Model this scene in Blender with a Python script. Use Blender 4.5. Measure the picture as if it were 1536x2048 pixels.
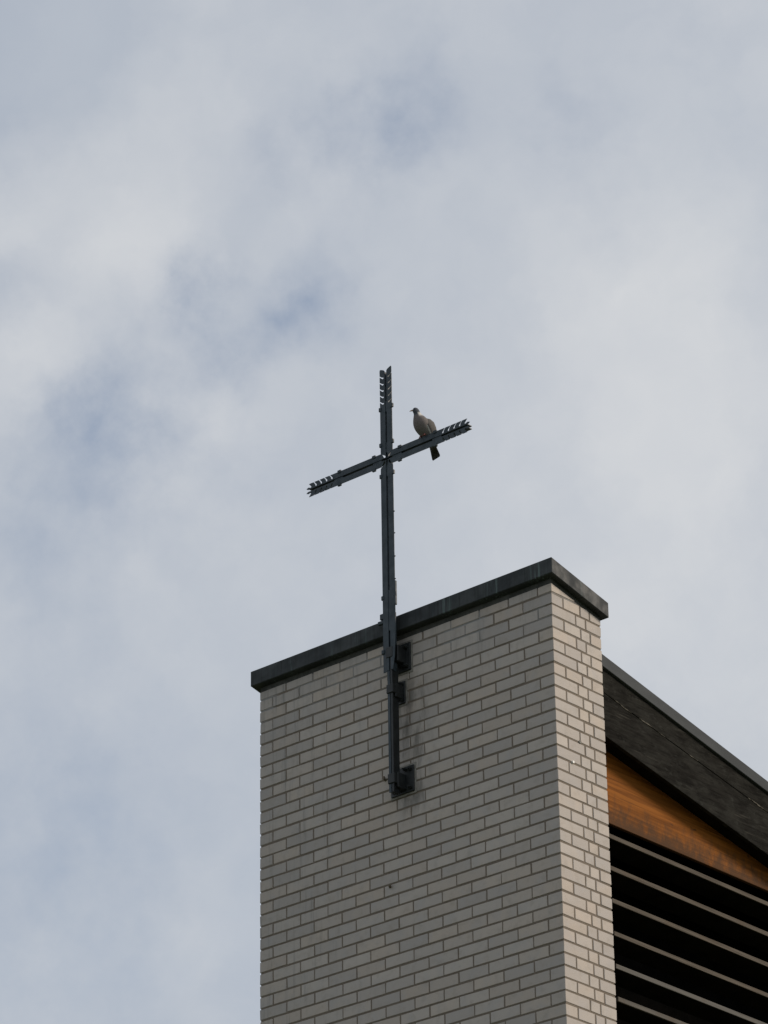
import bpy, bmesh, math, random
from mathutils import Matrix, Vector
import numpy as np

random.seed(7)
scene = bpy.context.scene
for o in list(bpy.data.objects): bpy.data.objects.remove(o, do_unlink=True)
COL = scene.collection
Z0 = 12.81                      # height of the top of the brickwork above the ground (m)

# ------------------------------------------------------------------ camera
CR = Matrix(((0.74914627, 0.30281263, 0.58913868),
             (0.66226533, -0.32415658, -0.67551990),
             (-0.01358278, 0.89622934, -0.44338300)))
CT = Vector((14.765366, -18.588074, -11.211926 + Z0))
cd = bpy.data.cameras.new('Camera')
cam = bpy.data.objects.new('Camera', cd); COL.objects.link(cam)
M4 = CR.to_4x4(); M4.translation = CT
cam.matrix_world = M4
cd.sensor_fit = 'HORIZONTAL'; cd.sensor_width = 36.0
cd.lens = 36.0 * 7988.17 / 1536.0
cd.clip_start = 0.1; cd.clip_end = 3000
scene.camera = cam
scene.render.resolution_x = 768; scene.render.resolution_y = 1024

# ------------------------------------------------------------------ light and exposure
SUN_EL, SUN_AZ = 31.0, 37.0     # azimuth measured from +x towards +y
sdir = Vector((math.cos(math.radians(SUN_EL)) * math.cos(math.radians(SUN_AZ)),
               math.cos(math.radians(SUN_EL)) * math.sin(math.radians(SUN_AZ)),
               math.sin(math.radians(SUN_EL))))
sl = bpy.data.lights.new('sun', 'SUN'); sl.energy = 2.85; sl.angle = math.radians(17.0)
sl.color = (1.0, 0.86, 0.705)
sun = bpy.data.objects.new('sun', sl); COL.objects.link(sun)
sun.rotation_euler = sdir.to_track_quat('Z', 'Y').to_euler()
sun.location = (20, 10, 40)
vs = scene.view_settings
vs.view_transform = 'Standard'; vs.look = 'None'; vs.exposure = 0.0; vs.gamma = 1.0
vs.use_curve_mapping = False

# ------------------------------------------------------------------ sky: Nishita behind broken thin cloud
world = bpy.data.worlds.new('World'); scene.world = world; world.use_nodes = True
wt = world.node_tree; wn = wt.nodes; wl = wt.links
wn.clear()
def wnode(t, **k):
    n = wn.new(t)
    for a, v in k.items(): setattr(n, a, v)
    return n
def wmath(op, a, b=None, clamp=False):
    n = wnode('ShaderNodeMath', operation=op, use_clamp=clamp)
    for i, s in enumerate((a, b)):
        if s is None: continue
        if isinstance(s, (int, float)): n.inputs[i].default_value = s
        else: wl.new(s, n.inputs[i])
    return n.outputs[0]
wo = wnode('ShaderNodeOutputWorld'); bg = wnode('ShaderNodeBackground')
bg.inputs['Strength'].default_value = 0.12
sky = wnode('ShaderNodeTexSky', sky_type='NISHITA', sun_disc=False)
sky.sun_elevation = math.radians(SUN_EL); sky.sun_rotation = math.radians(90 - SUN_AZ)
sky.dust_density = 0.3; sky.ozone_density = 1.5
tc = wnode('ShaderNodeTexCoord'); DIR = tc.outputs['Generated']
def wnoise(scale, detail, rough, vec, off=(0, 0, 0)):
    m = wnode('ShaderNodeMapping'); m.inputs['Location'].default_value = off
    wl.new(vec, m.inputs['Vector'])
    n = wnode('ShaderNodeTexNoise'); n.inputs['Scale'].default_value = scale
    n.inputs['Detail'].default_value = detail; n.inputs['Roughness'].default_value = rough
    wl.new(m.outputs[0], n.inputs['Vector'])
    return n
wa = wnoise(26, 4, 0.55, DIR, (3.1, 0, 1.7))
sub = wnode('ShaderNodeVectorMath', operation='SUBTRACT'); wl.new(wa.outputs['Color'], sub.inputs[0]); sub.inputs[1].default_value = (0.5, 0.5, 0.5)
scl = wnode('ShaderNodeVectorMath', operation='SCALE'); wl.new(sub.outputs[0], scl.inputs[0]); scl.inputs['Scale'].default_value = 0.020
add = wnode('ShaderNodeVectorMath', operation='ADD'); wl.new(DIR, add.inputs[0]); wl.new(scl.outputs[0], add.inputs[1])
wb = wnoise(95, 4, 0.6, DIR, (6.3, 2.2, 9.1))
sub2 = wnode('ShaderNodeVectorMath', operation='SUBTRACT'); wl.new(wb.outputs['Color'], sub2.inputs[0]); sub2.inputs[1].default_value = (0.5, 0.5, 0.5)
scl2 = wnode('ShaderNodeVectorMath', operation='SCALE'); wl.new(sub2.outputs[0], scl2.inputs[0]); scl2.inputs['Scale'].default_value = 0.012
add2 = wnode('ShaderNodeVectorMath', operation='ADD'); wl.new(add.outputs[0], add2.inputs[0]); wl.new(scl2.outputs[0], add2.inputs[1])
WDIR = add2.outputs[0]
def blobs(lst):
    """soft cloud patches: (azimuth deg, elevation deg, radius deg, amount)"""
    tot = None
    for az, el, r, amt in lst:
        c = (math.cos(math.radians(el)) * math.cos(math.radians(az)), math.cos(math.radians(el)) * math.sin(math.radians(az)), math.sin(math.radians(el)))
        d = wnode('ShaderNodeVectorMath', operation='DISTANCE'); wl.new(WDIR, d.inputs[0]); d.inputs[1].default_value = c
        mr = wnode('ShaderNodeMapRange', interpolation_type='SMOOTHERSTEP')
        wl.new(d.outputs['Value'], mr.inputs['Value'])
        mr.inputs['From Min'].default_value = 0; mr.inputs['From Max'].default_value = math.radians(r)
        mr.inputs['To Min'].default_value = amt; mr.inputs['To Max'].default_value = 0
        tot = mr.outputs[0] if tot is None else wmath('ADD', tot, mr.outputs[0])
    return tot
BLUE = [(132.34, 29.083, 1.076, 0.26), (132.089, 29.654, 0.861, 0.1), (133.942, 29.794, 0.932, 0.24), (133.404, 28.725, 1.363, 0.2), (134.55, 29.074, 1.65, 0.12), (132.575, 31.51, 1.076, 0.18), (131.149, 31.642, 1.363, 0.2), (130.294, 32.268, 1.363, 0.16), (131.577, 31.006, 1.148, 0.08), (135.423, 27.845, 1.506, 0.2), (136.757, 26.743, 2.367, 0.04), (135.249, 27.204, 2.008, 0.12), (136.422, 26.179, 2.152, 0.1), (133.88, 26.933, 2.152, 0.11), (137.168, 29.301, 1.076, 0.15), (128.036, 31.85, 1.435, 0.12), (137.086, 31.579, 1.363, 0.09), (127.349, 30.542, 1.148, 0.08), (125.705, 32.876, 1.148, 0.08), (135.672, 21.129, 3.443, 0.1), (136.514, 23.962, 4.304, 0.08), (136.543, 19.702, 4.304, 0.06)]
BRIGHT = [(136.151, 30.897, 2.726, 0.36), (134.73, 30.214, 1.578, 0.25), (136.809, 28.313, 1.578, 0.5), (127.106, 28.889, 3.73, 0.45), (125.543, 27.884, 3.228, 0.2), (128.026, 26.561, 4.304, 0.3), (133.482, 27.866, 1.435, 0.3), (135.295, 29.562, 1.291, 0.25), (132.247, 30.654, 1.148, 0.15), (134.193, 26.071, 2.582, 0.12), (126.284, 24.914, 5.021, 0.25), (137.06, 33.134, 3.084, -0.8), (129.092, 30.532, 3.299, 0.05), (131.547, 33.207, 2.51, -0.1), (135.498, 20.069, 5.738, -0.15)]
n4 = wnoise(34, 5, 0.55, WDIR, (2.2, 8.1, 0.4)); n1 = wnoise(11, 6, 0.5, WDIR, (0.3, 5.2, 0.9)); n2 = wnoise(7, 6, 0.52, WDIR, (7.7, 1.2, 4.4)); n3 = wnoise(60, 3, 0.5, WDIR, (1.7, 3.2, 2.4))
thin = wmath('ADD', wmath('MULTIPLY', wmath('SUBTRACT', n1.outputs['Fac'], 0.5), 0.36), 0.12)
thin = wmath('ADD', thin, wmath('MULTIPLY', wmath('SUBTRACT', n3.outputs['Fac'], 0.5), 0.10))
n5 = wnoise(52, 5, 0.58, DIR, (4.4, 0.7, 6.2))
wisp = wmath('ADD', wmath('MULTIPLY', wmath('SUBTRACT', n5.outputs['Fac'], 0.5), 3.2), 0.85)
wisp = wmath('MAXIMUM', wisp, 0.15)
thin = wmath('ADD', thin, wmath('MULTIPLY', blobs(BLUE), wisp))
thin = wmath('MINIMUM', wmath('MAXIMUM', thin, 0.02), 0.6)
bri = wmath('ADD', wmath('MULTIPLY', wmath('SUBTRACT', n2.outputs['Fac'], 0.5), 1.0), 0.36)
bri = wmath('ADD', bri, wmath('MULTIPLY', wmath('SUBTRACT', n4.outputs['Fac'], 0.5), 0.7))
bri = wmath('ADD', bri, blobs(BRIGHT), True)
def wmix(f, a, b):
    m = wnode('ShaderNodeMix', data_type='RGBA')
    wl.new(f, m.inputs[0])
    for i, s in ((6, a), (7, b)):
        if isinstance(s, tuple): m.inputs[i].default_value = (*s, 1)
        else: wl.new(s, m.inputs[i])
    return m.outputs[2]
cloud = wmix(bri, (4.00, 4.34, 4.86), (5.70, 5.80, 5.93))
final = wmix(thin, cloud, sky.outputs['Color'])
wl.new(final, bg.inputs['Color']); wl.new(bg.outputs[0], wo.inputs['Surface'])

# ------------------------------------------------------------------ helpers
def tag(o, label=None, cat=None, group=None, kind=None):
    if label: o['label'] = label
    if cat: o['category'] = cat
    if group: o['group'] = group
    if kind: o['kind'] = kind
    return o
def empty(name, loc):
    o = bpy.data.objects.new(name, None); COL.objects.link(o); o.location = loc
    o.empty_display_size = 0.2
    return o
def link(name, me, mat, parent=None):
    """me is in world metres with z relative to the brickwork top"""
    o = bpy.data.objects.new(name, me); COL.objects.link(o)
    if mat and not me.materials: me.materials.append(mat)
    if parent:
        o.parent = parent
        o.matrix_parent_inverse = Matrix.Translation(-Vector(parent.location))
    o.location.z += Z0
    return o
def bm_obj(name, bm, mat, parent=None, bevel=0.0, smooth=False):
    bmesh.ops.recalc_face_normals(bm, faces=bm.faces)
    if bevel > 0:
        es = [e for e in bm.edges if len(e.link_faces) == 2 and e.calc_face_angle(0) > 0.6]
        bmesh.ops.bevel(bm, geom=es, offset=bevel, segments=1, affect='EDGES', clamp_overlap=True)
    me = bpy.data.meshes.new(name); bm.to_mesh(me); bm.free()
    if smooth:
        for p in me.polygons: p.use_smooth = True
    return link(name, me, mat, parent)
def add_box(bm, x0, x1, y0, y1, z0, z1, mat=None):
    v = [bm.verts.new((x, y, z)) for x in (x0, x1) for y in (y0, y1) for z in (z0, z1)]
    if mat is not None:
        for q in v: q.co = mat @ q.co
    for f in ((0, 1, 3, 2), (4, 6, 7, 5), (0, 4, 5, 1), (2, 3, 7, 6), (0, 2, 6, 4), (1, 5, 7, 3)):
        bm.faces.new([v[i] for i in f])
    return v
def add_prism(bm, pts, ext):
    """closed polygon of 3d points extruded by vector ext"""
    ext = Vector(ext)
    a = [bm.verts.new(p) for p in pts]; b = [bm.verts.new(Vector(p) + ext) for p in pts]
    bm.faces.new(a); bm.faces.new(b[::-1])
    n = len(a)
    for i in range(n): bm.faces.new((a[i], b[i], b[(i + 1) % n], a[(i + 1) % n]))
def prism_yz(bm, poly, x0, x1): add_prism(bm, [(x0, y, z) for y, z in poly], (x1 - x0, 0, 0))
def add_cyl(bm, p0, p1, r, n=10, r1=None):
    p0, p1 = Vector(p0), Vector(p1); d = p1 - p0
    q = d.to_track_quat('Z', 'Y'); r1 = r if r1 is None else r1
    A = [bm.verts.new(p0 + q @ Vector((r * math.cos(t), r * math.sin(t), 0))) for t in [2 * math.pi * i / n for i in range(n)]]
    B = [bm.verts.new(p1 + q @ Vector((r1 * math.cos(t), r1 * math.sin(t), 0))) for t in [2 * math.pi * i / n for i in range(n)]]
    bm.faces.new(A[::-1]); bm.faces.new(B)
    for i in range(n): bm.faces.new((A[i], A[(i + 1) % n], B[(i + 1) % n], B[i]))

# ------------------------------------------------------------------ materials
class NT:
    def __init__(s, name, rough=0.7, metal=0.0, spec=0.5):
        s.m = bpy.data.materials.new(name); s.m.use_nodes = True
        s.t = s.m.node_tree; s.n = s.t.nodes; s.l = s.t.links
        s.b = s.n['Principled BSDF']
        s.b.inputs['Roughness'].default_value = rough; s.b.inputs['Metallic'].default_value = metal
        s.b.inputs['Specular IOR Level'].default_value = spec
        g = s.n.new('ShaderNodeNewGeometry'); s.pos = g.outputs['Position']
    def put(s, i, v):
        if isinstance(v, (int, float)): i.default_value = v
        elif isinstance(v, tuple): i.default_value = (*v, 1) if len(v) == 3 and i.type == 'RGBA' else v
        else: s.l.new(v, i)
    def math(s, op, a, b=0.0, clamp=False):
        n = s.n.new('ShaderNodeMath'); n.operation = op; n.use_clamp = clamp
        s.put(n.inputs[0], a); s.put(n.inputs[1], b); return n.outputs[0]
    def noise(s, scale, detail=3, rough=0.5, stretch=(1, 1, 1), loc=(0, 0, 0), rot=(0, 0, 0), col=False):
        m = s.n.new('ShaderNodeMapping'); m.inputs['Scale'].default_value = stretch; m.inputs['Location'].default_value = loc
        m.inputs['Rotation'].default_value = rot
        s.l.new(s.pos, m.inputs['Vector'])
        n = s.n.new('ShaderNodeTexNoise'); n.inputs['Scale'].default_value = scale; n.inputs['Detail'].default_value = detail
        n.inputs['Roughness'].default_value = rough; s.l.new(m.outputs[0], n.inputs['Vector'])
        return n.outputs['Color' if col else 'Fac']
    def ramp(s, v, lo, hi, a=0.0, b=1.0):
        n = s.n.new('ShaderNodeMapRange'); n.interpolation_type = 'SMOOTHSTEP'; s.l.new(v, n.inputs['Value'])
        for k, x in zip(('From Min', 'From Max', 'To Min', 'To Max'), (lo, hi, a, b)): n.inputs[k].default_value = x
        return n.outputs[0]
    def mix(s, f, a, b, blend='MIX'):
        n = s.n.new('ShaderNodeMix'); n.data_type = 'RGBA'; n.blend_type = blend
        s.put(n.inputs[0], f); s.put(n.inputs[6], a); s.put(n.inputs[7], b); return n.outputs[2]
    def sep(s):
        n = s.n.new('ShaderNodeSeparateXYZ'); s.l.new(s.pos, n.inputs[0]); return n.outputs
    def bump(s, h, strength, dist):
        n = s.n.new('ShaderNodeBump'); n.inputs['Strength'].default_value = strength; n.inputs['Distance'].default_value = dist
        s.l.new(h, n.inputs['Height']); s.l.new(n.outputs[0], s.b.inputs['Normal'])
    def base(s, c): s.put(s.b.inputs['Base Color'], c); return s.m
    def rough(s, v): s.put(s.b.inputs['Roughness'], v)

def mk_brick():
    k = NT('white_glazed_brick', 0.62, spec=0.4)
    oi = k.n.new('ShaderNodeObjectInfo'); at = k.n.new('ShaderNodeAttribute'); at.attribute_name = 'tone'
    tone = k.math('FRACT', k.math('ADD', oi.outputs['Random'], at.outputs['Fac']))
    tone2 = k.math('FRACT', k.math('MULTIPLY', tone, 7.31))
    x, y, z = k.sep()
    c = k.mix(tone, (0.348, 0.316, 0.292), (0.436, 0.392, 0.352))
    c = k.mix(k.ramp(tone2, 0.55, 1.0, 0, 0.55), c, (0.436, 0.364, 0.298))
    c = k.mix(k.ramp(k.noise(9, 3, 0.6), 0.42, 0.72, 0, 0.45), c, (0.340, 0.326, 0.322))
    c = k.mix(k.ramp(k.noise(15, 4, 0.6, loc=(4, 2, 1)), 0.48, 0.75, 0, 0.45), c, (0.285, 0.25, 0.21))
    # fine dirt specks
    c = k.mix(k.ramp(k.noise(160, 2, 0.5), 0.70, 0.78, 0, 0.35), c, (0.12, 0.11, 0.09))
    # rain streaks, mostly down the outer left corner, and below the wall plates of the cross
    st = k.ramp(k.noise(1, 4, 0.6, stretch=(22, 22, 1.6)), 0.50, 0.70)
    fine = k.ramp(k.noise(1, 3, 0.6, stretch=(70, 70, 5)), 0.42, 0.68)
    left = k.ramp(x, -1.45, -2.55)
    tl = k.math('MULTIPLY', k.math('MULTIPLY', st, left), k.math('ADD', k.math('MULTIPLY', fine, 0.6), 0.25), True)
    c = k.mix(k.math('MULTIPLY', tl, 0.85), c, (0.105, 0.106, 0.10))
    c = k.mix(k.math('MULTIPLY', left, 0.13), c, (0.15, 0.158, 0.155))
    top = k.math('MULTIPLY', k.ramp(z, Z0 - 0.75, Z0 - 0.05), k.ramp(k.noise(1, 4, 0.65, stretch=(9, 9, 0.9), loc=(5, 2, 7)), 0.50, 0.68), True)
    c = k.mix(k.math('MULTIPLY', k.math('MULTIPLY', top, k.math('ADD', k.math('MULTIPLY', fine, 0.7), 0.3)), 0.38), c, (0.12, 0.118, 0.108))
    dx = k.math('SUBTRACT', 1.0, k.ramp(k.math('ABSOLUTE', k.math('ADD', x, 1.24)), 0.02, 0.24), True)
    zz = k.math('MULTIPLY', k.ramp(z, Z0 - 1.42, Z0 - 1.15), k.ramp(z, Z0 - 0.2, Z0 - 0.5))
    blot = k.ramp(k.noise(1, 4, 0.6, stretch=(14, 14, 3.5), loc=(2, 0, 3)), 0.40, 0.66)
    front = k.ramp(y, 0.01, 0.0)
    pl = k.math('MULTIPLY', k.math('MULTIPLY', k.math('MULTIPLY', dx, zz), blot), front, True)
    c = k.mix(k.math('MULTIPLY', pl, 0.75), c, (0.085, 0.082, 0.072))
    k.bump(k.noise(90, 4, 0.6), 0.25, 0.003)
    return k.base(c)
def mk_mortar():
    k = NT('mortar', 0.9, spec=0.2)
    x, y, z = k.sep()
    c = k.mix(k.noise(6, 3), (0.150, 0.123, 0.099), (0.215, 0.180, 0.146))
    c = k.mix(k.ramp(k.noise(90, 3), 0.35, 0.7, 0, 0.4), c, (0.13, 0.112, 0.092))
    # the top courses were repointed with paler mortar
    rp = k.math('MULTIPLY', k.ramp(z, Z0 - 0.42, Z0 - 0.12), k.ramp(k.noise(3.2, 3), 0.40, 0.55), True)
    c = k.mix(k.math('MULTIPLY', rp, 0.75), c, (0.27, 0.275, 0.28))
    k.bump(k.noise(220, 3, 0.6), 0.5, 0.004)
    return k.base(c)
def mk_plain(name, a, b, scale=8, rough=0.8, bump=0.0, stretch=(1, 1, 1), spec=0.4, metal=0.0):
    k = NT(name, rough, metal, spec)
    c = k.mix(k.ramp(k.noise(scale, 4, 0.6, stretch), 0.3, 0.7), a, b)
    if bump: k.bump(k.noise(scale * 6, 4, 0.6, stretch), bump, 0.004)
    return k.base(c)
def mk_coping():
    k = NT('weathered_copper', 0.5, 0.0, 0.22)
    x, y, z = k.sep()
    c = k.mix(k.ramp(k.noise(5, 4, 0.6), 0.3, 0.7), (0.026, 0.031, 0.035), (0.048, 0.054, 0.056))
    big = k.ramp(k.noise(1, 3, 0.5, stretch=(3.2, 3.2, 0.4), loc=(1, 4, 0)), 0.47, 0.66)
    s1 = k.ramp(k.noise(1, 4, 0.65, stretch=(75, 75, 2.2)), 0.50, 0.70)
    c = k.mix(k.math('MULTIPLY', k.math('MULTIPLY', s1, big), 1.0, True), c, (0.13, 0.18, 0.175))
    s2 = k.ramp(k.noise(1, 3, 0.6, stretch=(48, 48, 1.4), loc=(7, 3, 2)), 0.50, 0.66)
    c = k.mix(k.math('MULTIPLY', s2, 0.55), c, (0.020, 0.022, 0.022))
    s3 = k.ramp(k.noise(1, 2, 0.6, stretch=(110, 110, 3.5), loc=(5, 9, 2)), 0.70, 0.77)
    c = k.mix(k.math('MULTIPLY', k.math('MULTIPLY', s3, big), 0.8, True), c, (0.30, 0.34, 0.33))
    k.rough(k.ramp(k.noise(14, 3), 0.3, 0.7, 0.5, 0.75))
    k.bump(k.noise(18, 3), 0.12, 0.01)
    return k.base(c)
def mk_cross():
    k = NT('dark_patinated_metal', 0.45, 0.0, 0.35)
    c = k.mix(k.ramp(k.noise(9, 4, 0.6), 0.3, 0.7), (0.024, 0.037, 0.048), (0.042, 0.058, 0.072))
    c = k.mix(k.ramp(k.noise(40, 4, 0.6, stretch=(1, 1, 0.25)), 0.55, 0.75, 0, 0.5), c, (0.035, 0.034, 0.032))
    c = k.mix(k.ramp(k.noise(70, 3, 0.6), 0.68, 0.78, 0, 0.4), c, (0.11, 0.13, 0.13))
    k.rough(k.ramp(k.noise(22, 3), 0.3, 0.7, 0.42, 0.62))
    k.bump(k.noise(60, 3), 0.15, 0.004)
    return k.base(c)
def mk_fascia():
    k = NT('weathered_dark_timber', 0.9, spec=0.04)
    R = (-math.atan(0.2), 0, 0)
    g = k.noise(1, 6, 0.62, stretch=(6, 5.0, 38), rot=R)
    c = k.mix(k.ramp(g, 0.3, 0.7), (0.008, 0.0075, 0.0066), (0.021, 0.0200, 0.0175))
    c = k.mix(k.ramp(k.noise(7, 6, 0.7, stretch=(1, 0.7, 1.8), rot=R), 0.42, 0.66, 0, 0.75), c, (0.030, 0.0295, 0.026))
    c = k.mix(k.ramp(k.noise(26, 4, 0.6, stretch=(1, 0.6, 1.2)), 0.56, 0.75, 0, 0.6), c, (0.042, 0.043, 0.039))
    s = k.ramp(k.noise(1, 4, 0.7, stretch=(8, 2.2, 60), loc=(3, 1, 0.4), rot=R), 0.60, 0.72)
    c = k.mix(k.math('MULTIPLY', s, 0.55), c, (0.085, 0.080, 0.066))
    c = k.mix(k.ramp(k.noise(1, 5, 0.7, stretch=(6, 1.6, 60), loc=(9, 4, 2), rot=R), 0.55, 0.66, 0, 0.8), c, (0.008, 0.0075, 0.0065))
    k.bump(g, 0.6, 0.01)
    return k.base(c)
def mk_gable():
    k = NT('varnished_larch_board', 0.7, spec=0.06)
    x, y, z = k.sep()
    g = k.noise(1, 6, 0.6, stretch=(4, 1.3, 42))
    c = k.mix(k.ramp(g, 0.3, 0.7), (0.150, 0.050, 0.008), (0.300, 0.106, 0.019))
    c = k.mix(k.ramp(k.noise(1, 4, 0.6, stretch=(3, 0.9, 14), loc=(2, 5, 1)), 0.45, 0.7, 0, 0.45), c, (0.21, 0.085, 0.018))
    wv = k.ramp(k.noise(1, 3, 0.5, stretch=(3, 1.1, 95), loc=(0, 2, 6)), 0.61, 0.66)
    c = k.mix(k.math('MULTIPLY', wv, 0.55), c, (0.07, 0.028, 0.010))
    # ragged grey weathering creeping up from the exposed lower edge
    e = k.math('ADD', z, k.math('MULTIPLY', k.noise(1, 5, 0.7, stretch=(4, 14, 9)), -0.46))
    w = k.ramp(e, Z0 - 1.44, Z0 - 1.66)
    c = k.mix(k.math('MULTIPLY', w, 0.85), c, (0.066, 0.038, 0.022))
    kn = k.ramp(k.noise(1, 2, 0.5, stretch=(3, 7, 16), loc=(1, 3, 9)), 0.69, 0.76)
    c = k.mix(k.math('MULTIPLY', kn, 0.7), c, (0.05, 0.028, 0.018))
    k.bump(g, 0.3, 0.004)
    return k.base(c)
def mk_slat():
    k = NT('silvered_timber', 0.85, spec=0.25)
    oi = k.n.new('ShaderNodeObjectInfo')
    g = k.noise(1, 5, 0.6, stretch=(30, 2.5, 90))
    c = k.mix(k.ramp(g, 0.3, 0.7), (0.054, 0.043, 0.033), (0.118, 0.100, 0.080))
    c = k.mix(k.math('MULTIPLY', k.ramp(oi.outputs['Random'], 0.4, 1.0), 0.6), c, (0.125, 0.124, 0.118))
    c = k.mix(k.ramp(k.noise(7, 4, 0.6, stretch=(1, 0.7, 1)), 0.5, 0.7, 0, 0.5), c, (0.085, 0.062, 0.043))
    k.bump(g, 0.4, 0.004)
    return k.base(c)
M = dict(brick=mk_brick(), mortar=mk_mortar(), coping=mk_coping(), cross=mk_cross(), fascia=mk_fascia(), gable=mk_gable(), slat=mk_slat(),
         band=mk_plain('grey_render_band', (0.045, 0.047, 0.044), (0.078, 0.079, 0.073), 14, 0.92, 0.4, spec=0.2),
         patch=mk_plain('pale_cement_patch', (0.17, 0.16, 0.145), (0.26, 0.25, 0.225), 30, 0.92, 0.4, spec=0.2),
         plate=mk_plain('black_oiled_iron', (0.008, 0.010, 0.011), (0.020, 0.024, 0.025), 22, 0.5, 0.2),
         trim=mk_plain('grey_zinc_trim', (0.044, 0.049, 0.053), (0.068, 0.074, 0.079), 3.5, 0.7, 0.05, stretch=(1, 0.6, 2), spec=0.12),
         soffit=mk_plain('dark_boarding_with_shade', (0.007, 0.006, 0.0045), (0.014, 0.011, 0.008), 8, 0.9, 0.2, stretch=(1, 1, 4), spec=0.02),  # dark timber, deepened so the blade undersides carry painted shade
         void=mk_plain('shade_black_boarding', (0.003, 0.003, 0.0028), (0.006, 0.0055, 0.005), 6, 0.95, spec=0.0),  # boards coloured near-black to paint in the unlit inside
         roof=mk_plain('roof_sheet', (0.10, 0.105, 0.105), (0.15, 0.155, 0.15), 2, 0.6),
         wall=mk_plain('lower_wall_render', (0.42, 0.40, 0.36), (0.50, 0.475, 0.43), 2.5, 0.85, 0.3),
         splinter=mk_plain('bare_wood', (0.030, 0.028, 0.023), (0.13, 0.12, 0.10), 40, 0.9, spec=0.1),
         white=mk_plain('white_plastic', (0.75, 0.75, 0.74), (0.82, 0.82, 0.8), 40, 0.4))

# ------------------------------------------------------------------ ground
def mk_ground():
    k = NT('lawn_and_earth', 0.95, spec=0.1)
    c = k.mix(k.ramp(k.noise(0.25, 6, 0.6), 0.35, 0.65), (0.055, 0.085, 0.030), (0.115, 0.115, 0.065))
    c = k.mix(k.ramp(k.noise(3.5, 5, 0.7), 0.45, 0.7, 0, 0.6), c, (0.14, 0.125, 0.09))
    k.bump(k.noise(9, 5, 0.7), 0.5, 0.05)
    return k.base(c)
bm = bmesh.new()
v = [bm.verts.new((sx * 1200, sy * 1200, -Z0)) for sx, sy in ((-1, -1), (1, -1), (1, 1), (-1, 1))]
bm.faces.new(v)
tag(bm_obj('ground', bm, mk_ground()), kind='structure')

# ------------------------------------------------------------------ brick tower
W, D, H = 2.615, 0.512, 0.0833
JT = 0.0123                      # bed joint
tower = tag(empty('brick_tower', (-W / 2, D / 2, 0.0)),
            'narrow tower of pale cream bricks with brown joints and a dark sloping metal coping', 'tower')
cut_top = lambda y: -0.020 - 0.198 * y           # top of the brickwork falls towards the back
cap_bot = lambda y: 0.028 - 0.222 * (y + 0.047)
cap_top = lambda y: 0.141 - 0.226 * (y + 0.047)
# mortar core (joints lie a few millimetres behind the brick faces)
R_ = 0.0031
bm = bmesh.new()
prism_yz(bm, [(R_, -Z0 + 0.002), (D - 0.007, -Z0 + 0.002), (D - 0.007, cut_top(D) - 0.002), (R_, cut_top(R_) - 0.002)], -W + 0.008, -R_)
bm_obj('mortar_core', bm, M['mortar'], tower)
# render band between brickwork and coping
bm = bmesh.new()
prism_yz(bm, [(0.004, cut_top(0.004) - 0.001), (D - 0.006, cut_top(D - 0.006) - 0.001), (D - 0.006, cap_bot(D) + 0.02), (0.004, cap_bot(0) + 0.02)], -W + 0.004, -0.004)
bm_obj('mortar_band', bm, M['band'], tower)
# coping
bm = bmesh.new()
y0, y1 = -0.047, D + 0.034
prism_yz(bm, [(y0, cap_bot(y0)), (y1, cap_bot(y1)), (y1, cap_top(y1)), (y0, cap_top(y0))], -W - 0.047, 0.047)
bm_obj('coping', bm, M['coping'], tower, bevel=0.004)
# bricks: list of boxes (x0,x1,y0,y1,course)
boxes = []
BT = 0.115
NC = int(Z0 / H)
for c in range(1, NC + 1):
    if c % 2:
        xs = [(-W + .25 * i, -W + .25 * i + .24) for i in range(10)] + [(-BT, 0.0)]
        fr = [(a, b, 0.0, BT if i < 10 else 0.24) for i, (a, b) in enumerate(xs)]
        rs = [(0.252, 0.343), (0.355, D)]
        ls = [(0.126, 0.288), (0.300, 0.388), (0.400, D)]
    else:
        xs = [(-W, -W + BT)] + [(-W + .125 + .25 * i, -W + .125 + .25 * i + .24) for i in range(10)]
        fr = [(a, b, 0.0, BT if i > 0 else 0.24) for i, (a, b) in enumerate(xs)]
        rs = [(0.126, 0.288), (0.300, 0.388), (0.400, D)]
        ls = [(0.252, 0.343), (0.355, D)]
    for a, b, p, q in fr: boxes.append((a, b, p, q, c))
    for p, q in rs: boxes.append((-BT, 0.0, p, q, c))
    for p, q in ls: boxes.append((-W, -W + BT, p, q, c))
CRt = CR.transposed()
def px(p):
    q = CRt @ (Vector((p[0], p[1], p[2] + Z0)) - CT)
    return 768 - 7988.17 * q.x / q.z, 1024 + 7988.17 * q.y / q.z
def shown(b):
    """area in the picture of a brick's two visible faces"""
    x0, x1, yy0, yy1, c = b
    z1 = -(c - 1) * H - JT / 2; z0 = -c * H + JT / 2
    z1 = min(z1, cut_top(yy0))
    if z1 <= z0 + 0.004: return 0
    def quad(P):
        P = [px(p) for p in P]
        P = [(u, min(v, 2048.0)) for u, v in P]
        return abs(sum(P[i][0] * P[(i + 1) % 4][1] - P[(i + 1) % 4][0] * P[i][1] for i in range(4))) / 2
    s = 0
    if yy0 == 0.0: s += quad([(x0, 0, z0), (x1, 0, z0), (x1, 0, z1), (x0, 0, z1)])
    if x1 == 0.0: s += quad([(0, yy0, z0), (0, yy1, z0), (0, yy1, z1), (0, yy0, z1)])
    return s
area = [shown(b) for b in boxes]
order = sorted(range(len(boxes)), key=lambda i: -area[i])
single = set(i for i in order[:300] if area[i] > 0)
protos = {}
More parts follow.
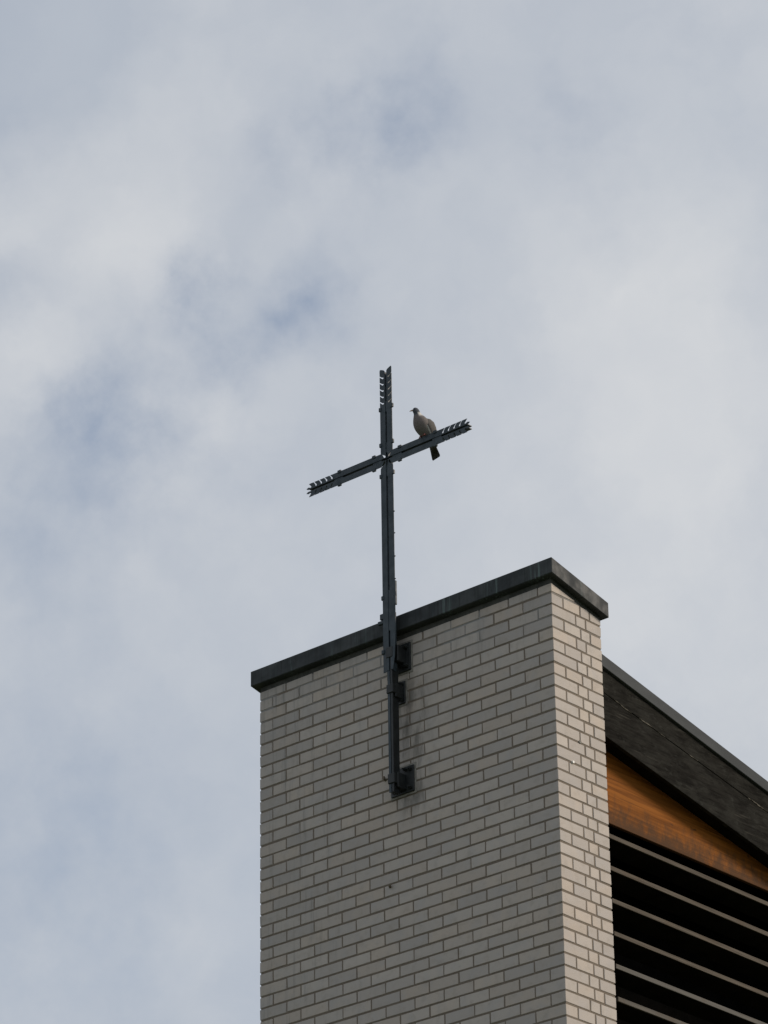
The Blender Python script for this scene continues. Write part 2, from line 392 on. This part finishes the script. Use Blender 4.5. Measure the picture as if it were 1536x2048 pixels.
def brick_bm(lx, ly, lz, seed):
    rnd = random.Random(seed)
    bm = bmesh.new()
    add_box(bm, -lx / 2, lx / 2, -ly / 2, ly / 2, -lz / 2, lz / 2)
    bmesh.ops.recalc_face_normals(bm, faces=bm.faces)
    for q in bm.verts: q.co += Vector((rnd.uniform(-.0011, .0011), rnd.uniform(-.0008, .0008), rnd.uniform(-.0011, .0011)))
    bmesh.ops.bevel(bm, geom=list(bm.edges), offset=rnd.uniform(.0016, .0030), segments=1, affect='EDGES')
    return bm
rb = random.Random(11)
stuff_v, stuff_f, stuff_t = [], [], []
def emit(b, single_obj):
    x0, x1, yy0, yy1, c = b
    z1 = -(c - 1) * H - JT / 2; z0 = -c * H + JT / 2
    lx, ly, lz = x1 - x0, yy1 - yy0, z1 - z0
    ctr = Vector(((x0 + x1) / 2, (yy0 + yy1) / 2, (z0 + z1) / 2))
    jit = Vector((rb.gauss(0, .0009), rb.uniform(-.0007, .0006), rb.gauss(0, .0008)))
    if x1 == 0.0: jit.x = rb.uniform(-.0006, .0007)
    rot = Matrix.Rotation(rb.gauss(0, .0026), 4, 'Y') @ Matrix.Rotation(rb.uniform(-.003, .003), 4, 'Z')
    if z0 > cut_top(yy0) - 0.008: return
    needcut = z1 > cut_top(yy1) - 0.0005
    if needcut:
        bm = brick_bm(lx, ly, lz, 5)
        bmesh.ops.transform(bm, matrix=Matrix.Translation(ctr), verts=bm.verts)
        n = Vector((0, 0.198, 1)).normalized()
        g = list(bm.verts) + list(bm.edges) + list(bm.faces)
        r = bmesh.ops.bisect_plane(bm, geom=g, plane_co=(0, 0, cut_top(0) - 0.0005), plane_no=n, clear_outer=True)
        if len(bm.verts) < 8: bm.free(); return
        bmesh.ops.holes_fill(bm, edges=[e for e in bm.edges if len(e.link_faces) == 1])
        bmesh.ops.recalc_face_normals(bm, faces=bm.faces)
        bmesh.ops.transform(bm, matrix=Matrix.Translation(-ctr), verts=bm.verts)
        me = bpy.data.meshes.new('cut_brick'); bm.to_mesh(me); bm.free(); me.materials.append(M['brick'])
    else:
        key = (round(lx, 3), round(ly, 3), rb.randrange(5))
        if key not in protos:
            bm = brick_bm(lx, ly, lz, hash(key) & 0xffff)
            me = bpy.data.meshes.new('brick'); bm.to_mesh(me); bm.free(); me.materials.append(M['brick'])
            protos[key] = me
        me = protos[key]
    mw = Matrix.Translation(ctr + jit) @ rot
    if single_obj:
        o = bpy.data.objects.new('brick', me); COL.objects.link(o); o.parent = tower
        o.matrix_parent_inverse = Matrix.Translation(-Vector(tower.location))
        m2 = mw.copy(); m2.translation.z += Z0
        o.matrix_basis = m2
    else:
        k0 = len(stuff_v); t = rb.random()
        for q in me.vertices: stuff_v.append(mw @ q.co); stuff_t.append(t)
        for p in me.polygons: stuff_f.append([k0 + i for i in p.vertices])
for i, b in enumerate(boxes): emit(b, i in single)
me = bpy.data.meshes.new('bricks'); me.from_pydata(stuff_v, [], stuff_f); me.update()
at = me.attributes.new('tone', 'FLOAT', 'POINT'); at.data.foreach_set('value', stuff_t)
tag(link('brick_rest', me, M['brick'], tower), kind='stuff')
# iron stubs and odd fixings left in the joints
def stub(x, z, dx, dz, name='wall_hook'):
    bm = bmesh.new()
    add_cyl(bm, (x, 0.01, z), (x + dx * .4, -0.016, z + dz * .4), .010, 8, .008)
    add_cyl(bm, (x + dx * .4, -0.013, z + dz * .4), (x + dx, -0.020, z + dz), .009, 8, .006)
    bm_obj(name, bm, M['mortar'], tower, smooth=False)
stub(-1.468, -1.005, 0.004, 0.026)
stub(-1.445, -1.768, 0.024, 0.008)
bm = bmesh.new(); add_cyl(bm, (-.01, .1560, -1.246), (.010, .1560, -1.246), .012, 10, .009)
bm_obj('white_plug', bm, M['white'], tower)
bm = bmesh.new(); add_cyl(bm, (-.01, .2423, -1.077), (.004, .2423, -1.077), .016, 9, .012)
bm_obj('mortar_dab', bm, M['patch'], tower)

# ------------------------------------------------------------------ timber roof and louvred gable behind the tower
YA, YB = D + 0.006, 6.4
house = tag(empty('louvred_gable_building', (-1.4, 3.4, 0.0)),
            'timber gable end with dark roof fascia, orange board and open horizontal louvres behind the tower', 'building')
rt = lambda y: -0.3308 - 0.205 * (y - 0.5771)
mb = lambda y: -0.4201 - 0.2022 * (y - 0.5818)
fb = lambda y: -0.9076 - 0.191 * (y - 0.6004)
cr = lambda y: -0.5955 - 0.1843 * (y - 0.5957)
XF, XB = -0.060, -0.200
def strip(name, lo, hi, x0, x1, mat, ya=YA, yb=YB, bevel=0.0):
    bm = bmesh.new(); prism_yz(bm, [(ya, lo(ya)), (yb, lo(yb)), (yb, hi(yb)), (ya, hi(ya))], x0, x1)
    return bm_obj(name, bm, mat, house, bevel=bevel)
strip('verge_trim', mb, rt, -0.075, -0.040, M['trim'], bevel=0.003)
strip('roof_sheet', lambda y: rt(y) - 0.04, lambda y: rt(y) - 0.004, -W - 0.2, -0.076, M['roof'])
strip('fascia_plank', lambda y: cr(y) + 0.0022 + 0.0012 * math.sin(y * 9), lambda y: mb(y) + 0.03, XF - 0.03, XF, M['fascia'], bevel=0.002)
strip('fascia_plank', fb, lambda y: cr(y) - 0.0018, XF - 0.032, XF - 0.002, M['fascia'], bevel=0.002)
rs_ = random.Random(3)
for _ in range(15):
    y = rs_.uniform(0.62, 2.9); ln = rs_.uniform(.03, .14); hh = rs_.uniform(.0015, .005); off = rs_.uniform(-.006, .004)
    bm = bmesh.new(); zc = lambda q: cr(q) + off
    prism_yz(bm, [(y, zc(y) + hh * .2), (y + ln * .4, zc(y + ln * .4) - hh), (y + ln, zc(y + ln)), (y + ln * .55, zc(y + ln * .55) + hh)], XF - .012, XF + .0012 + rs_.uniform(0, .001))
    bm_obj('splinter', bm, M['splinter'], house)
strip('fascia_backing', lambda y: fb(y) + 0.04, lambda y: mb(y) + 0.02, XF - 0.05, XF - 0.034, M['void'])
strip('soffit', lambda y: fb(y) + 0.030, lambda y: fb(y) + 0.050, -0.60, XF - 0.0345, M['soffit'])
BB = -1.432
strip('gable_board', lambda y: BB + 0.006 * (y - .8), lambda y: max(fb(y) + 0.028, BB + 0.05), XB - 0.03, XB, M['gable'], yb=3.2, bevel=0.003)
# louvre blades, the shade on their undersides put into a near-black colour
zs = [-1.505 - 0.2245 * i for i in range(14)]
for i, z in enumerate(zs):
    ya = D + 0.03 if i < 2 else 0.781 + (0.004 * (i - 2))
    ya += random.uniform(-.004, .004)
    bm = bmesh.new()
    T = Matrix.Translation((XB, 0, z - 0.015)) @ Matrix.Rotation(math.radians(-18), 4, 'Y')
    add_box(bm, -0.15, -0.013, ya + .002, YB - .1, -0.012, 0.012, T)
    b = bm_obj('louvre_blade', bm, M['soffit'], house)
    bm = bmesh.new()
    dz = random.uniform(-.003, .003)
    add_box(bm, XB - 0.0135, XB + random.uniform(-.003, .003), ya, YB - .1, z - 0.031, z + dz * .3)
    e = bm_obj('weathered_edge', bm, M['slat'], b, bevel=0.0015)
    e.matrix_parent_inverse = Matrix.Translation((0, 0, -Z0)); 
# room behind the louvres, its darkness painted into the wall colour
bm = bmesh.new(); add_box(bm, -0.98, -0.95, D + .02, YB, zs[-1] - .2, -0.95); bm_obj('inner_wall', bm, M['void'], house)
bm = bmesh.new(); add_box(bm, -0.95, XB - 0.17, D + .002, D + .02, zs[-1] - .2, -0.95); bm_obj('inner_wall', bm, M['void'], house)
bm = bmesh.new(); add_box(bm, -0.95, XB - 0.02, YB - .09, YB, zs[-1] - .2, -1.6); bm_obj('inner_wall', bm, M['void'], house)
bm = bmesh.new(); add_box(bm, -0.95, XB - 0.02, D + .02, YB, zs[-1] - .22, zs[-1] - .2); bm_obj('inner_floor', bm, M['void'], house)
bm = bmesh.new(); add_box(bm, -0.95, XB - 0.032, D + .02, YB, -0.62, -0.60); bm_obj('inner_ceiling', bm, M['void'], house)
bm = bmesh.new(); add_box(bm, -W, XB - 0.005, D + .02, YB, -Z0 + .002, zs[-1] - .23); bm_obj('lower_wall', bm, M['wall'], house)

# ------------------------------------------------------------------ cross of notched double angle bars
CX, CZ, CY = -1.305, 1.307, -0.125          # centre of the cross, plane of its front flanges
cross = tag(empty('metal_cross', (CX, CY, Z0 - 1.18)),
            'tall dark metal cross with notched barbed ends fixed to the front of the brick tower', 'cross')
TH, G = 0.003, 0.008                        # plate thickness, half of the seam between the angles
def arm_matrix(ang, mirror):
    """local (s along arm, w sideways, t backwards) -> world"""
    s = Vector((math.cos(ang), 0, math.sin(ang))); w = Vector((-math.sin(ang), 0, math.cos(ang))) * mirror
    return lambda a, b, t: Vector((CX, CY, CZ)) + s * a + w * b + Vector((0, t, 0))
def half_outline(L, hw, s0, ncut, vend, pitch=0.05):
    r, e = 0.0068, 0.0036
    P = [(s0 + G, G)]
    if vend:                                    # upright: two tips with a V between them
        P += [(L - 0.026, G), (L - 0.016, G + 0.010), (L - .007, hw - .016), (L - .004, hw - .004), (L - .013, hw)]
        first = L - 0.010
    else:                                       # arms: barb, bite and inner prong
        P += [(L - 0.020, G), (L - .006, G + 0.010), (L - 0.026, G + 0.0175)]
        first = L - 0.030
        hx, hy = first - 0.016, hw - 0.027
        P += [(hx + r * .6, hy - r * .7), (hx - r * .2, hy - r), (hx - r * .9, hy - r * .3), (hx - r * .75, hy + r * .6), (hx - e + .003, hy + r + .001), (first, hw)]
    for i in range(1, ncut + 1):
        so = first - pitch * i
        hx, hy = so - 0.017, hw - 0.029
        P += [(so + 2 * e, hw), (hx + e + .004, hy + r + .002), (hx + r, hy + r * .2), (hx + r * .6, hy - r * .7), (hx - r * .2, hy - r),
              (hx - r * .9, hy - r * .3), (hx - r * .75, hy + r * .6), (hx - e + .002, hy + r + .002), (so - .0005, hw)]
    P += [(s0 + hw - 0.012, hw), (s0 + hw - 0.022, hw - 0.006)]
    return P
def angle_bar(ang, mirror, L, hw, s0, ncut, webd=0.052):
    f = arm_matrix(ang, mirror)
    bm = bmesh.new()
    add_prism(bm, [f(a, b, 0) for a, b in half_outline(L, hw, s0, ncut, abs(ang - math.pi / 2) < .1)], (0, TH, 0))
    add_prism(bm, [f(a, b, TH - .001) for a, b in ((s0 - .01, G + .0004), (L - .03, G + .0004), (L - .03, G + .0054), (s0 - .01, G + .0054))], (0, webd - TH, 0))
    return bm_obj('angle_bar', bm, M['cross'], cross)
def clamp(ang, mirror, s, hw, ln=0.030, out=0.010):
    f = arm_matrix(ang, mirror); bm = bmesh.new()
    pts = [f(s - ln / 2, hw - .012, -.005), f(s + ln / 2, hw - .012, -.005), f(s + ln / 2, hw + out, -.005), f(s - ln / 2, hw + out, -.005)]
    add_prism(bm, pts, (0, TH + .012, 0))
    return bm_obj('clamp', bm, M['cross'], cross, bevel=.002)
def spacer(ang, s0, s1, rec=0.004):
    f = arm_matrix(ang, 1); bm = bmesh.new()
    add_prism(bm, [f(s0, -G + .0003, rec), f(s1, -G + .0003, rec), f(s1, G - .0003, rec), f(s0, G - .0003, rec)], (0, .04, 0))
    return bm_obj('spacer', bm, M['cross'], cross)
ARMS = [(0.0, 0.757, 0.051), (math.pi, 0.755, 0.051), (math.pi / 2, 0.712, 0.054)]
for ang, L, hw in ARMS:
    for mir in (1, -1):
        angle_bar(ang, mir, L, hw, 0.014, 4 if ang != math.pi / 2 else 5)
        for s in (0.118, L - 0.316): clamp(ang, mir, s, hw)
    spacer(ang, 0.05, 0.13); spacer(ang, L - 0.345, L - 0.265)
# mast below the crossing
ZB1 = -0.285
for mir in (1, -1):
    Ld = CZ - ZB1; hw = 0.056; f = arm_matrix(-math.pi / 2, mir); bm = bmesh.new()
    s0 = 0.022
    P = [(s0 + G, G), (Ld, G), (Ld, G + 0.020), (Ld - 0.10, hw - .012), (Ld - 0.28, hw), (s0 + hw - 0.012, hw), (s0 + hw - 0.022, hw - 0.006)]
    add_prism(bm, [f(a, b, 0) for a, b in P], (0, TH, 0))
    add_prism(bm, [f(a, b, TH - .001) for a, b in ((s0 - .01, G + .0004), (Ld, G + .0004), (Ld, G + .0054), (s0 - .01, G + .0054))], (0, .048, 0))
    bm_obj('mast_angle', bm, M['cross'], cross)
    for s in (0.122, CZ - 0.262): clamp(-math.pi / 2, mir, s, hw)
spacer(-math.pi / 2, 0.05, 0.135); spacer(-math.pi / 2, 1.0, 1.30, .003)
# rear flange of the mast where it passes the coping
bm = bmesh.new(); add_box(bm, CX - 0.104, CX + 0.015, -0.073, -0.0675, -0.262, 0.155); bm_obj('rear_flange', bm, M['cross'], cross, bevel=.0015)
bm = bmesh.new(); add_box(bm, CX - 0.118, CX - 0.060, -0.088, -0.066, 0.130, 0.172); bm_obj('clamp', bm, M['cross'], cross, bevel=.003)
bm = bmesh.new(); add_box(bm, CX - 0.140, CX - 0.088, -0.086, -0.066, 0.098, 0.124); bm_obj('clamp', bm, M['cross'], cross, bevel=.003)
bm = bmesh.new(); add_box(bm, CX + 0.052, CX + 0.064, -0.131, -0.112, 0.18, 0.36); bm_obj('splice_plate', bm, M['cross'], cross, bevel=.003)
bm = bmesh.new(); add_box(bm, CX - 0.068, CX - 0.045, -0.134, -0.112, -0.155, -0.125); bm_obj('clamp', bm, M['cross'], cross, bevel=.003)
# lower part of the mast: narrow pair of bars standing deep off the wall
XL = CX - 0.004
for sgn in (-1, 1):
    bm = bmesh.new()
    a, b = (XL - .023, XL - .003) if sgn < 0 else (XL + .003, XL + .020)
    add_box(bm, a, b, CY + .004, CY + .012, -1.165, ZB1 + .16)
    add_box(bm, (XL - .012) if sgn < 0 else (XL + .004), (XL - .004) if sgn < 0 else (XL + .012), CY + .0115, CY + .075, -1.165, ZB1 + .14)
    bm_obj('mast_bar', bm, M['cross'] if sgn < 0 else M['plate'], cross)  # right bar takes the darker iron to paint in its shaded side
bm = bmesh.new(); add_box(bm, XL - .0028, XL + .0028, CY + .020, CY + .070, -1.16, ZB1 + .1); bm_obj('spacer', bm, M['cross'], cross)
# small rivet heads along the outer edge of the mast
for z in (0.885, 0.720, 0.545, 0.375):
    bm = bmesh.new(); add_cyl(bm, (CX + .050, CY + .004, z), (CX + .0615, CY + .004, z), .0055, 8, .004); bm_obj('rivet', bm, M['cross'], cross)
# wall plates, brackets, bolts and cement beds
def wall_plate(x0, x1, z0, z1, bz, bw, bh, bolts):
    bm = bmesh.new(); add_box(bm, x0 - .012, x1 + .014, -0.004, 0.02, z0 - .014, z1 + .016); bm_obj('cement_bed', bm, M['patch'], cross)
    bm = bmesh.new(); add_box(bm, x0, x1, -0.014, -0.002, z0, z1); p = bm_obj('wall_plate', bm, M['plate'], cross, bevel=.002)
    bm = bmesh.new()
    add_box(bm, XL - bw, XL + bw, CY + .030, -0.0135, bz - bh, bz + bh)
    bm_obj('bracket', bm, M['plate'], cross, bevel=.004)
    bm = bmesh.new()                         # strap round the mast
    add_box(bm, XL - .030, XL + .030, CY - .004, CY + .034, bz - bh * .55, bz + bh * .75)
    bm_obj('strap', bm, M['plate'], cross, bevel=.004)
    for x, z in bolts:
        bm = bmesh.new(); add_cyl(bm, (x, -0.0135, z), (x, -0.034, z), .013, 6); add_cyl(bm, (x, -0.033, z), (x, -0.046, z), .007, 8)
        bm_obj('bolt', bm, M['plate'], cross)
wall_plate(-1.409, -1.209, -1.150, -0.962, -1.075, .034, .055, [(-1.235, -.99), (-1.235, -1.12), (-1.275, -.985), (-1.38, -1.12)])
wall_plate(-1.405, -1.274, -0.498, -0.337, -0.425, .026, .050, [(-1.295, -.36), (-1.295, -.475)])
wall_plate(-1.425, -1.221, -0.270, -0.066, -0.160, .050, .060, [(-1.25, -.10), (-1.25, -.235), (-1.285, -.10), (-1.285, -.235)])

# ------------------------------------------------------------------ wood pigeon on the right arm
PX, PY, PZ = -0.972, CY + 0.004, CZ + 0.051       # point between its feet
bird = tag(empty('wood_pigeon', (PX, PY, PZ + Z0)), 'grey and brown pigeon with white neck patch perched on the right arm of the cross', 'pigeon')
HD = Vector((-0.23, -0.973, 0)); RT = Vector((0.973, -0.23, 0))     # heading, and the bird's side that faces the picture's right
def bp(f, u, s=0.0): return Vector((PX, PY, PZ)) + HD * f + Vector((0, 0, u)) + RT * s
def mk_feather(name, fallback):
    k = NT(name, 0.85, spec=0.2)
    a = k.n.new('ShaderNodeAttribute'); a.attribute_name = 'plumage'
    c = k.mix(k.ramp(k.noise(120, 4, 0.7), 0.3, 0.75, 0, 0.35), a.outputs['Color'], (0.03, 0.027, 0.025))
    k.bump(k.noise(170, 4, 0.7), 0.4, 0.004)
    return k.base(c)
FEA = mk_feather('plumage', None)
PINK = mk_plain('pink_red_skin', (0.13, 0.042, 0.036), (0.18, 0.06, 0.05), 60, 0.6)
BEAK = mk_plain('pinkish_horn', (0.40, 0.26, 0.20), (0.5, 0.36, 0.26), 60, 0.5)
EYE = mk_plain('dark_eye', (0.01, 0.01, 0.01), (0.014, 0.013, 0.012), 60, 0.15)
def loft(name, rings, mat, parent, n=18, caps=True, smooth=True):
    """rings: (centre, axis_a, axis_b, colour fn(angle))"""
    bm = bmesh.new(); cl = bm.verts.layers.float_color.new('plumage'); V = []
    for c, a, b, cf in rings:
        row = []
        for i in range(n):
            t = 2 * math.pi * i / n
            q = bm.verts.new(c + a * math.cos(t) + b * math.sin(t)); q[cl] = (*cf(t), 1); row.append(q)
        V.append(row)
    for r in range(len(V) - 1):
        for i in range(n): bm.faces.new((V[r][i], V[r][(i + 1) % n], V[r + 1][(i + 1) % n], V[r + 1][i]))
    bm.faces.new(V[0][::-1]); bm.faces.new(V[-1])
    return bm_obj(name, bm, mat, parent, smooth=smooth)
BREAST, BELLY, BACK, HEAD, WHITE, TAILC, TAILD = (0.190, 0.166, 0.162), (0.198, 0.184, 0.178), (0.17, 0.155, 0.147), (0.085, 0.095, 0.115), (0.66, 0.64, 0.60), (0.15, 0.138, 0.128), (0.060, 0.056, 0.053)
def lerp(a, b, t): return tuple(x + (y - x) * t for x, y in zip(a, b))
# spine stations: forward, up, half-width, half-depth, front colour, back colour
SP = [(-0.070, -0.022, .018, .010, TAILC, BACK), (-0.052, 0.004, .034, .024, BELLY, BACK), (-0.028, 0.032, .049, .042, BELLY, BACK),
      (-0.006, 0.060, .058, .052, BELLY, BACK), (0.012, 0.086, .061, .056, lerp(BELLY, BREAST, .6), BACK), (0.027, 0.110, .056, .050, BREAST, BACK),
      (0.038, 0.131, .044, .040, BREAST, lerp(BACK, HEAD, .4)), (0.045, 0.147, .032, .030, BREAST, HEAD), (0.049, 0.161, .0245, .0245, HEAD, HEAD),
      (0.053, 0.172, .0215, .0235, HEAD, HEAD), (0.060, 0.183, .0205, .0245, HEAD, HEAD), (0.066, 0.193, .0175, .0215, HEAD, HEAD), (0.070, 0.2005, .0115, .0145, HEAD, HEAD), (0.0715, 0.2045, .004, .005, HEAD, HEAD)]
# the head is turned a little towards the picture's left
rings = []
for i, (f_, u, hw, hd, cf, cb) in enumerate(SP):
    j0, j1 = max(i - 1, 0), min(i + 1, len(SP) - 1)
    tan = Vector((SP[j1][0] - SP[j0][0], SP[j1][1] - SP[j0][1])).normalized()
    nrm = HD * tan.y + Vector((0, 0, -tan.x))                       # towards the breast
    side = RT.copy()
    def cfun(t, cf=cf, cb=cb, i=i):
        front = 0.5 + 0.5 * math.sin(t)
        c = lerp(cb, cf, min(1, max(0, (front - .25) * 2)))
        if i in (7, 8) and abs(math.cos(t)) > 0.35 and math.sin(t) < 0.45: c = WHITE
        return c
    rings.append((bp(f_, u), side * hw, nrm * hd, cfun))
body = loft('body', rings, FEA, bird, 20)
sub_ = body.modifiers.new('sub', 'SUBSURF'); sub_.levels = 1; sub_.render_levels = 2
# head is its own direction: the beak points to the picture's left, slightly down
LH = (HD * 0.86 + Vector((-0.97, 0.23, 0)) * 0.5).normalized()
bc = bp(0.063, 0.1855)
bm = bmesh.new()
add_cyl(bm, bc + LH * 0.017, bc + LH * 0.030 + Vector((0, 0, -.003)), .0062, 10, .0046)
add_cyl(bm, bc + LH * 0.0295 + Vector((0, 0, -.003)), bc + LH * 0.042 + Vector((0, 0, -.009)), .0046, 10, .0012)
bm_obj('beak', bm, BEAK, bird, smooth=True)
for s in (-1, 1):
    sd = Vector((-LH.y, LH.x, 0)) * s
    c = bc + LH * 0.008 + sd * 0.0178 + Vector((0, 0, .004))
    bm = bmesh.new(); bmesh.ops.create_uvsphere(bm, u_segments=10, v_segments=8, radius=.0042); bmesh.ops.translate(bm, vec=c, verts=bm.verts)
    bm_obj('eye', bm, EYE, bird, smooth=True)
# folded wings
for s in (-1, 1):
    st = [(0.018, 0.120, .030, .006, .014), (0.004, 0.102, .049, .012, .032), (-0.014, 0.078, .059, .014, .040), (-0.034, 0.046, .057, .013, .037), (-0.055, 0.010, .047, .010, .029), (-0.073, -0.030, .033, .007, .019), (-0.086, -0.062, .022, .004, .009)]
    rings = []
    for i, (f_, u, off, th, dp) in enumerate(st):
        j0, j1 = max(i - 1, 0), min(i + 1, len(st) - 1)
        tan = Vector((st[j1][0] - st[j0][0], st[j1][1] - st[j0][1])).normalized()
        nrm = HD * -tan.y + Vector((0, 0, tan.x))
        def wf(t, i=i, s=s):
            e = math.sin(t)
            if e > 0.80 and 1 <= i <= 4: return (0.62, 0.62, 0.60)
            if e > 0.45 and i >= 2: return (0.03, 0.03, 0.032)
            return (0.130, 0.122, 0.116) if i < 5 else (0.05, 0.05, 0.052)
        cpos = bp(f_, u, off * s * 0.86) - nrm * 0.008
        rings.append((cpos, (RT * s * th), nrm * dp, wf))
    w = loft('wing', rings, FEA, bird, 16)
# tail passing down behind the arm
rings = []
for f_, u, hw, hd, c in [(-0.060, -0.006, .026, .014, TAILC), (-0.070, -0.035, .031, .009, TAILC), (-0.082, -0.068, .036, .006, TAILC), (-0.093, -0.098, .041, .0045, TAILD), (-0.103, -0.126, .0455, .0035, TAILD), (-0.107, -0.136, .041, .002, TAILD)]:
    rings.append((bp(f_, u), RT * hw, (HD * .92 + Vector((0, 0, -.38))) * hd, lambda t, c=c: c))
loft('tail', rings, FEA, bird, 14)
# legs and gripping toes
for s in (-1, 1):
    bm = bmesh.new()
    a = bp(-0.004, 0.030, .022 * s); f0 = bp(0.002, 0.006, .021 * s)
    add_cyl(bm, a, f0, .008, 8, .0048)
    for k, (df, ds) in enumerate(((.018, 0), (.015, .010), (.015, -.010), (-.016, 0))):
        m_ = bp(0.002 + df * .6, 0.0085, .021 * s + ds * .7); e_ = bp(0.002 + df, -0.006, .021 * s + ds)
        add_cyl(bm, f0, m_, .0042, 7, .0036); add_cyl(bm, m_, e_, .0036, 7, .0022)
    bm_obj('leg', bm, PINK, bird, smooth=True)
